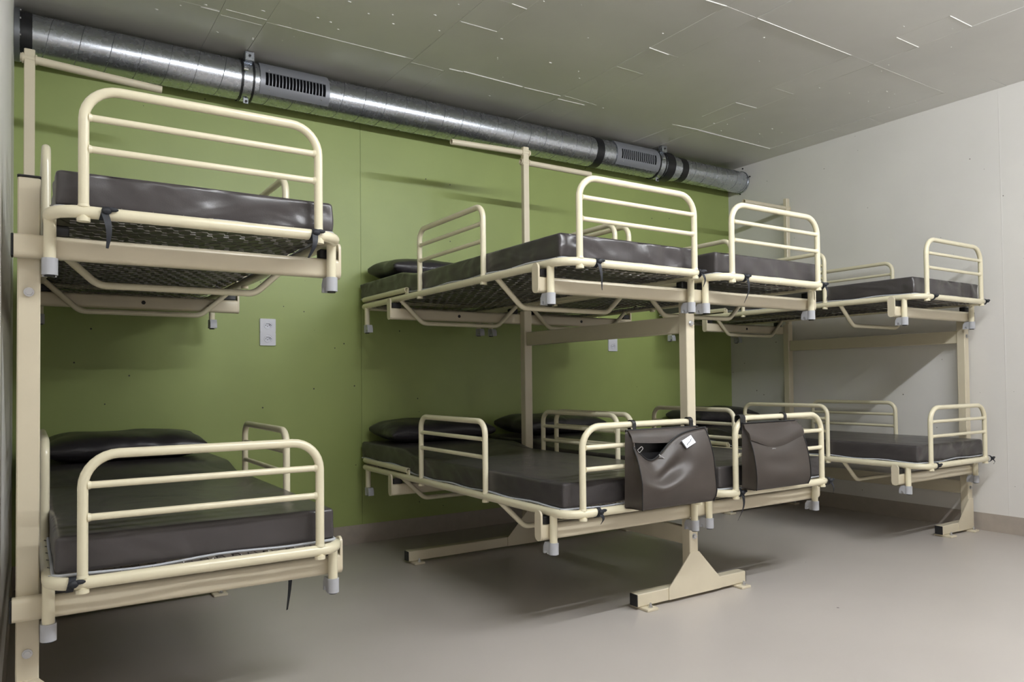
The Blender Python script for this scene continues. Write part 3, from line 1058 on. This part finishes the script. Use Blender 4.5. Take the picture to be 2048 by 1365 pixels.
def bag(label, xl, xr, zb, ztop, depth, front_top, dents, opened, straps):
    """shell: front panel with a sagging top edge, gussets, back panel"""
    yb = Y0 - 0.019
    w = xr - xl
    t = thing('bag', label, 'bag', ((xl + xr) / 2, yb, zb), 'brown leather bags on the foot guards')
    nf, ns, nz = 26, 6, 20
    peri = []
    for i in range(nf):
        peri.append(('f', i / nf))
    for i in range(ns):
        peri.append(('r', i / ns))
    for i in range(nf):
        peri.append(('b', 1 - i / nf))
    for i in range(ns):
        peri.append(('l', 1 - i / ns))

    def pt(kind, s, k):
        if kind == 'f':
            u, v = s, 1.0
        elif kind == 'b':
            u, v = s, 0.0
        elif kind == 'r':
            u, v = 1.0, 1 - s
        else:
            u, v = 0.0, 1 - s
        zt_b = ztop
        zt_f = front_top(u)
        zt = zt_b + (zt_f - zt_b) * v
        z = k * (zt - zb)
        # depth narrows at the top where the bag hangs from its straps
        d = depth * (1 - 0.55 * k ** 3)
        y = -d * v
        if v > 0.5:
            y -= 0.018 * math.sin(PI * u) * math.sin(PI * min(1, k * 1.1)) * v
            for (du, dk, su, sk, amt) in dents:
                y += amt * math.exp(-((u - du) / su) ** 2 - ((k - dk) / sk) ** 2) * v
        if kind in 'lr':
            pin = 0.018 * math.sin(PI * s) * k
            u = u + (pin / w if kind == 'l' else -pin / w)
        # rounded bottom corners
        rc = 0.045
        x = (u - 0.5) * w
        if z < rc and v > 0:
            q = 1 - z / rc
            x *= 1 - 0.05 * q * q
            y *= 1 - 0.12 * q * q
        x *= 1 - 0.035 * k
        return (x, y, z)
    vs, fs = [], []
    N = len(peri)
    for j in range(nz + 1):
        for (kd, s) in peri:
            vs.append(pt(kd, s, j / nz))
    for j in range(nz):
        for i in range(N):
            l = (i + 1) % N
            fs.append((j * N + i, j * N + l, (j + 1) * N + l, (j + 1) * N + i))
    # bottom, joined front to back
    for i in range(nf - 1):
        a, b = i, i + 1
        c, d_ = nf + ns + nf - 1 - i, nf + ns + nf - i
        if d_ < N:
            fs.append((a, d_ % N, c, b))
    fs.append((nf - 1, nf + ns, *[nf + ns - 1 - q for q in range(ns)]))
    fs.append((0, *[N - 1 - q for q in range(ns)], nf + ns + nf))
    body = MB().add(vs, fs).obj('body', 'bag_leather', t, True, angle=75)
    so = body.modifiers.new('thickness', 'SOLIDIFY')
    so.thickness = 0.003
    so.offset = -1
    # lining just inside
    lv = [(v[0] * 0.97, v[1] * 0.88 - 0.004, v[2] * 0.96 + 0.004) for v in vs]
    MB().add(lv, fs).obj('lining', 'bag_lining', body, True, angle=75)
    # piping along front rim and seams
    rim = [pt('f', i / 30, 1.0) for i in range(31)]
    MB().tube([(p[0], p[1] - 0.001, p[2]) for p in rim], 0.0032, 8).obj('front_zip', 'bag_leather' if not opened else 'bag_lining', body)
    MB().tube([(pt('f', 0, k / 14)[0], pt('f', 0, k / 14)[1] - 0.001, pt('f', 0, k / 14)[2]) for k in range(15)], 0.0022, 6).obj('seam_piping', 'bag_lining', body)
    MB().tube([(pt('f', 0.995, k / 14)[0], pt('f', 0.995, k / 14)[1] - 0.001, pt('f', 0.995, k / 14)[2]) for k in range(15)], 0.0022, 6).obj('seam_piping', 'bag_lining', body)
    back = [pt('b', i / 30, 1.0) for i in range(31)]
    MB().tube([(p[0], p[1] - 0.003, p[2]) for p in back], 0.003, 8).obj('back_zip', 'black_plastic', body)
    # straps over the guard's top bar
    bz = FZ + 0.316 + LEVEL[1] - zb
    for (sx, wd_) in straps:
        n = 18
        R = 0.0125 + 0.002
        vs2, fs2 = [], []
        lx = sx - (xl + xr) / 2
        prof = [(0.0, ztop - zb - 0.02)]
        prof = []
        for k in range(n):
            a = -PI * 0.35 + (PI * 1.7) * k / (n - 1)
            prof.append((0.019 + R * math.cos(a + PI), bz + R * math.sin(a + PI)))
        prof = [(0.002, ztop - zb - 0.03)] + [(0.019 - R, bz - 0.012)] + [(0.019 + R * math.cos(PI - PI * k / 10), bz + R * math.sin(PI * k / 10)) for k in range(11)] + [(0.019 + R, bz - 0.012), (0.006, ztop - zb - 0.03)]
        for (y, z) in prof:
            for (dx, dn) in ((-wd_, 0), (wd_, 0), (wd_, 1), (-wd_, 1)):
                cy_, cz_ = 0.019, bz - 0.01
                f_ = 1.0 + 0.14 * dn
                vs2.append((lx + dx, cy_ + (y - cy_) * f_, cz_ + (z - cz_) * f_ if z > bz - 0.013 else z))
        for i in range(len(prof) - 1):
            for q in range(4):
                w_ = (q + 1) % 4
                fs2.append((i * 4 + q, i * 4 + 4 + q, i * 4 + 4 + w_, i * 4 + w_))
        MB().add(vs2, fs2).obj('strap', 'black_plastic', t)
    return t, body, pt


def ft1(u):
    # sagging front edge: high at the right, deep dip left of centre
    e = 0.715 + 0.035 * u
    dip = 0.080 * math.exp(-((u - 0.22) / 0.20) ** 2) + 0.02 * math.exp(-((u - 0.45) / 0.2) ** 2)
    return e - dip


t1, body1, pt1 = bag('brown leather bag with its top sagging open and a silver plate, on the foot guard', -3.012, -2.612, 0.462, 0.752, 0.095, ft1,
                     [(0.42, 0.62, 0.20, 0.12, 0.030), (0.35, 0.42, 0.30, 0.10, -0.012), (0.60, 0.70, 0.12, 0.2, 0.010), (0.72, 0.40, 0.25, 0.15, 0.008)], True,
                     [(-2.955, 0.0085), (-2.648, 0.0100)])
# upper panel falling forward from the straps to the zip
vs, fs = [], []
for i in range(21):
    u = 0.02 + 0.96 * i / 20
    b = Vector(pt1('b', u, 1.0))
    sag = 0.010 * math.sin(PI * u)
    for (dy, dz) in ((-0.003, 0.0), (-0.014, -0.006), (-0.027, -0.022 - sag), (-0.034, -0.044 - sag), (-0.031, -0.044 - sag), (-0.023, -0.022 - sag), (-0.011, -0.010), (-0.003, -0.006)):
        vs.append((b.x, b.y + dy, b.z + dz))
for i in range(20):
    for k in range(8):
        w = (k + 1) % 8
        fs.append((i * 8 + k, i * 8 + 8 + k, i * 8 + 8 + w, i * 8 + w))
fs += [tuple(range(8)), tuple(20 * 8 + 7 - k for k in range(8))]
MB().add(vs, fs).obj('top_panel', 'bag_leather', body1, True, angle=60)
# silver plate with dark handle print, on the upper right of the front
pc = Vector(pt1('f', 0.69, 0.86))
tx = (Vector(pt1('f', 0.77, 0.86)) - Vector(pt1('f', 0.61, 0.86))).normalized()
tz = (Vector(pt1('f', 0.69, 0.93)) - Vector(pt1('f', 0.69, 0.79))).normalized()
tx = (tx + tz * 0.18).normalized()
tn = tz.cross(tx).normalized()
if tn.y > 0:
    tn = -tn
tz = tx.cross(tn) if (tx.cross(tn)).z > 0 else -(tx.cross(tn))
vs = []
for d in (0.004, 0.010):
    for (a, b) in ((-0.027, -0.017), (0.027, -0.017), (0.027, 0.017), (-0.027, 0.017)):
        vs.append(pc + tx * a + tz * b + tn * d)
MB().add(vs, [(0, 1, 2, 3), (4, 7, 6, 5), (0, 4, 5, 1), (1, 5, 6, 2), (2, 6, 7, 3), (3, 7, 4, 0)]).obj('label_plate', 'label_silver', body1, False)
lab = [c for c in body1.children if c.name.startswith('label_plate')][0]
lab['label'] = 'silver metal plate'
mk = [pc + tx * a + tz * b + tn * 0.0105 for (a, b) in ((-0.018, -0.008), (-0.015, -0.005), (-0.005, -0.003), (0.009, -0.001), (0.013, 0.003), (0.020, 0.004))]
MB().tube(mk, 0.0011, 6).obj('plate_print', 'socket_dark', lab)
# zip slider near the left
zc_ = Vector(pt1('f', 0.05, 1.0))
MB().tube(fillet([zc_ + Vector((-0.004, -0.006, 0.003)), zc_ + Vector((0.016, -0.008, 0.016)), zc_ + Vector((0.022, -0.010, 0.008)), zc_ + Vector((0.002, -0.010, -0.008))], 0.004, 4, closed=True), 0.0018, 6, closed=True).obj('zip_pull', 'zinc_bolt', body1)
zc_ = Vector(pt1('f', 0.36, 0.93))
MB().tube([zc_ + Vector((-0.022, -0.004, 0.010)), zc_ + Vector((0.0, -0.006, -0.004)), zc_ + Vector((0.020, -0.005, -0.014))], 0.0022, 6).obj('zip_pull', 'zinc_bolt', body1)
# small tab at the right upper corner
c = Vector(pt1('r', 0.4, 0.93))
MB().cbox(c.x - 0.004, c.x + 0.040, c.y - 0.004, c.y + 0.004, c.z - 0.004, c.z + 0.016, 0.002).obj('tab', 'bag_leather', body1)


def ft2(u):
    return 0.700 - 0.040 * math.sin(PI * min(1, max(0, u * 0.95 + 0.05))) ** 1.3 + 0.012 * u


t2, body2, pt2 = bag('brown leather bag with a folded top and small metal ring, on the foot guard', -2.352, -1.985, 0.474, 0.752, 0.075, ft2,
                     [(0.45, 0.55, 0.30, 0.16, 0.012), (0.5, 0.25, 0.4, 0.2, -0.008)], False, [(-2.335, 0.016), (-2.050, 0.0085)])
# folded flap rolled over the top edge
vs, fs = [], []
n = 24
for i in range(n + 1):
    u = -0.005 + 1.01 * i / n
    f = Vector(pt2('f', min(1, max(0, u)), 1.0))
    b = Vector(pt2('b', min(1, max(0, u)), 1.0))
    x = (u - 0.5) * (2.352 - 1.985) * 0.97
    z1 = f.z + 0.004
    prof = [(b.y - 0.004, b.z - 0.003), (b.y - 0.012, b.z - 0.004), (f.y * 0.55, (b.z + z1) / 2 + 0.004), (f.y - 0.006, z1 + 0.010), (f.y - 0.013, z1 - 0.012), (f.y - 0.012, z1 - 0.030 + 0.012 * math.cos(3 * u)),
            (f.y - 0.007, z1 - 0.030 + 0.012 * math.cos(3 * u)), (f.y - 0.004, z1 - 0.010)]
    for (y, z) in prof:
        vs.append((x, y, z))
q = 8
for i in range(n):
    for k in range(q):
        w = (k + 1) % q
        fs.append((i * q + k, i * q + q + k, i * q + q + w, i * q + w))
fs += [tuple(range(q)), tuple(n * q + q - 1 - k for k in range(q))]
MB().add(vs, fs).obj('flap', 'bag_leather', body2, True, angle=60)
rc = Vector(pt2('f', 0.40, 1.0)) + Vector((0, -0.017, -0.034))
MB().tube(fillet([rc + Vector((-0.012, 0, 0.008)), rc + Vector((0.012, 0, 0.008)), rc + Vector((0.010, -0.002, -0.009)), rc + Vector((-0.010, -0.002, -0.009))], 0.004, 4, closed=True), 0.0016, 6, closed=True).obj('metal_ring', 'zinc_bolt', body2)

# ------------------------------------------------------------------ wall sockets


def socket(label, x0, z0, group='double wall sockets'):
    W, H = 0.0865, 0.148
    t = thing('wall_socket', label, 'socket', (x0 + W / 2, 0, z0), group)
    N = 48
    cell = H / 2
    yf = -0.0095
    m = MB()
    for c in range(2):
        zc = cell * (c + 0.5)
        vs, fs = [], []

        def rect(a, hw, hh, rc=0.006):
            ca, sa = math.cos(a), math.sin(a)
            k = min(hw / abs(ca) if abs(ca) > 1e-6 else 9, hh / abs(sa) if abs(sa) > 1e-6 else 9)
            return ca * k, sa * k

        def loz(a):
            ca, sa = abs(math.cos(a)), abs(math.sin(a))
            rx, rz = 0.0195, 0.0110
            k = 1 / max(sa / rz, (ca / rx + 0.45 * sa / rz))
            return math.cos(a) * k, math.sin(a) * k
        A = [2 * PI * (i + 0.5) / N for i in range(N)]
        rings = []
        rings.append([(*rect(a, W / 2, cell / 2), 0.0) for a in A])
        rings.append([(*rect(a, W / 2, cell / 2), yf + 0.0025) for a in A])
        rings.append([(*rect(a, W / 2 - 0.0025, cell / 2 - (0.0)), yf) for a in A])
        rings.append([(0.0225 * math.cos(a), 0.0225 * math.sin(a), yf) for a in A])
        rings.append([(0.0222 * math.cos(a), 0.0222 * math.sin(a), yf + 0.0016) for a in A])
        rings.append([(0.0212 * math.cos(a), 0.0212 * math.sin(a), yf + 0.0016) for a in A])
        rings.append([(0.0208 * math.cos(a), 0.0208 * math.sin(a), yf - 0.0006) for a in A])
        rings.append([(*loz(a), yf - 0.0006) for a in A])
        rings.append([(*(0.97 * q for q in loz(a)), yf + 0.0085) for a in A])
        for rg in rings:
            for (x, z, y) in rg:
                vs.append((x, y, zc + z))
        for k in range(len(rings) - 1):
            for i in range(N):
                j = (i + 1) % N
                fs.append((k * N + i, k * N + j, (k + 1) * N + j, (k + 1) * N + i))
        fs.append(tuple((len(rings) - 1) * N + i for i in range(N)))
        m.add(vs, fs)
    pl = m.obj('cover_plate', 'white_plastic', t)
    for c in range(2):
        zc = cell * (c + 0.5)
        for (x, z) in ((-0.0095, 0.001), (0.0095, 0.001), (0.0, -0.0038)):
            MB().cyl((x, yf + 0.0072, zc + z), 0.0024, 0.003, 'y', 10).obj('pin_hole', 'socket_dark', pl)
    return t


socket('white double wall socket on the green wall between the left and middle bunks', -3.8257, 1.151)
socket('white wall socket partly behind the side rail of the middle rack', -1.3345, 1.151)
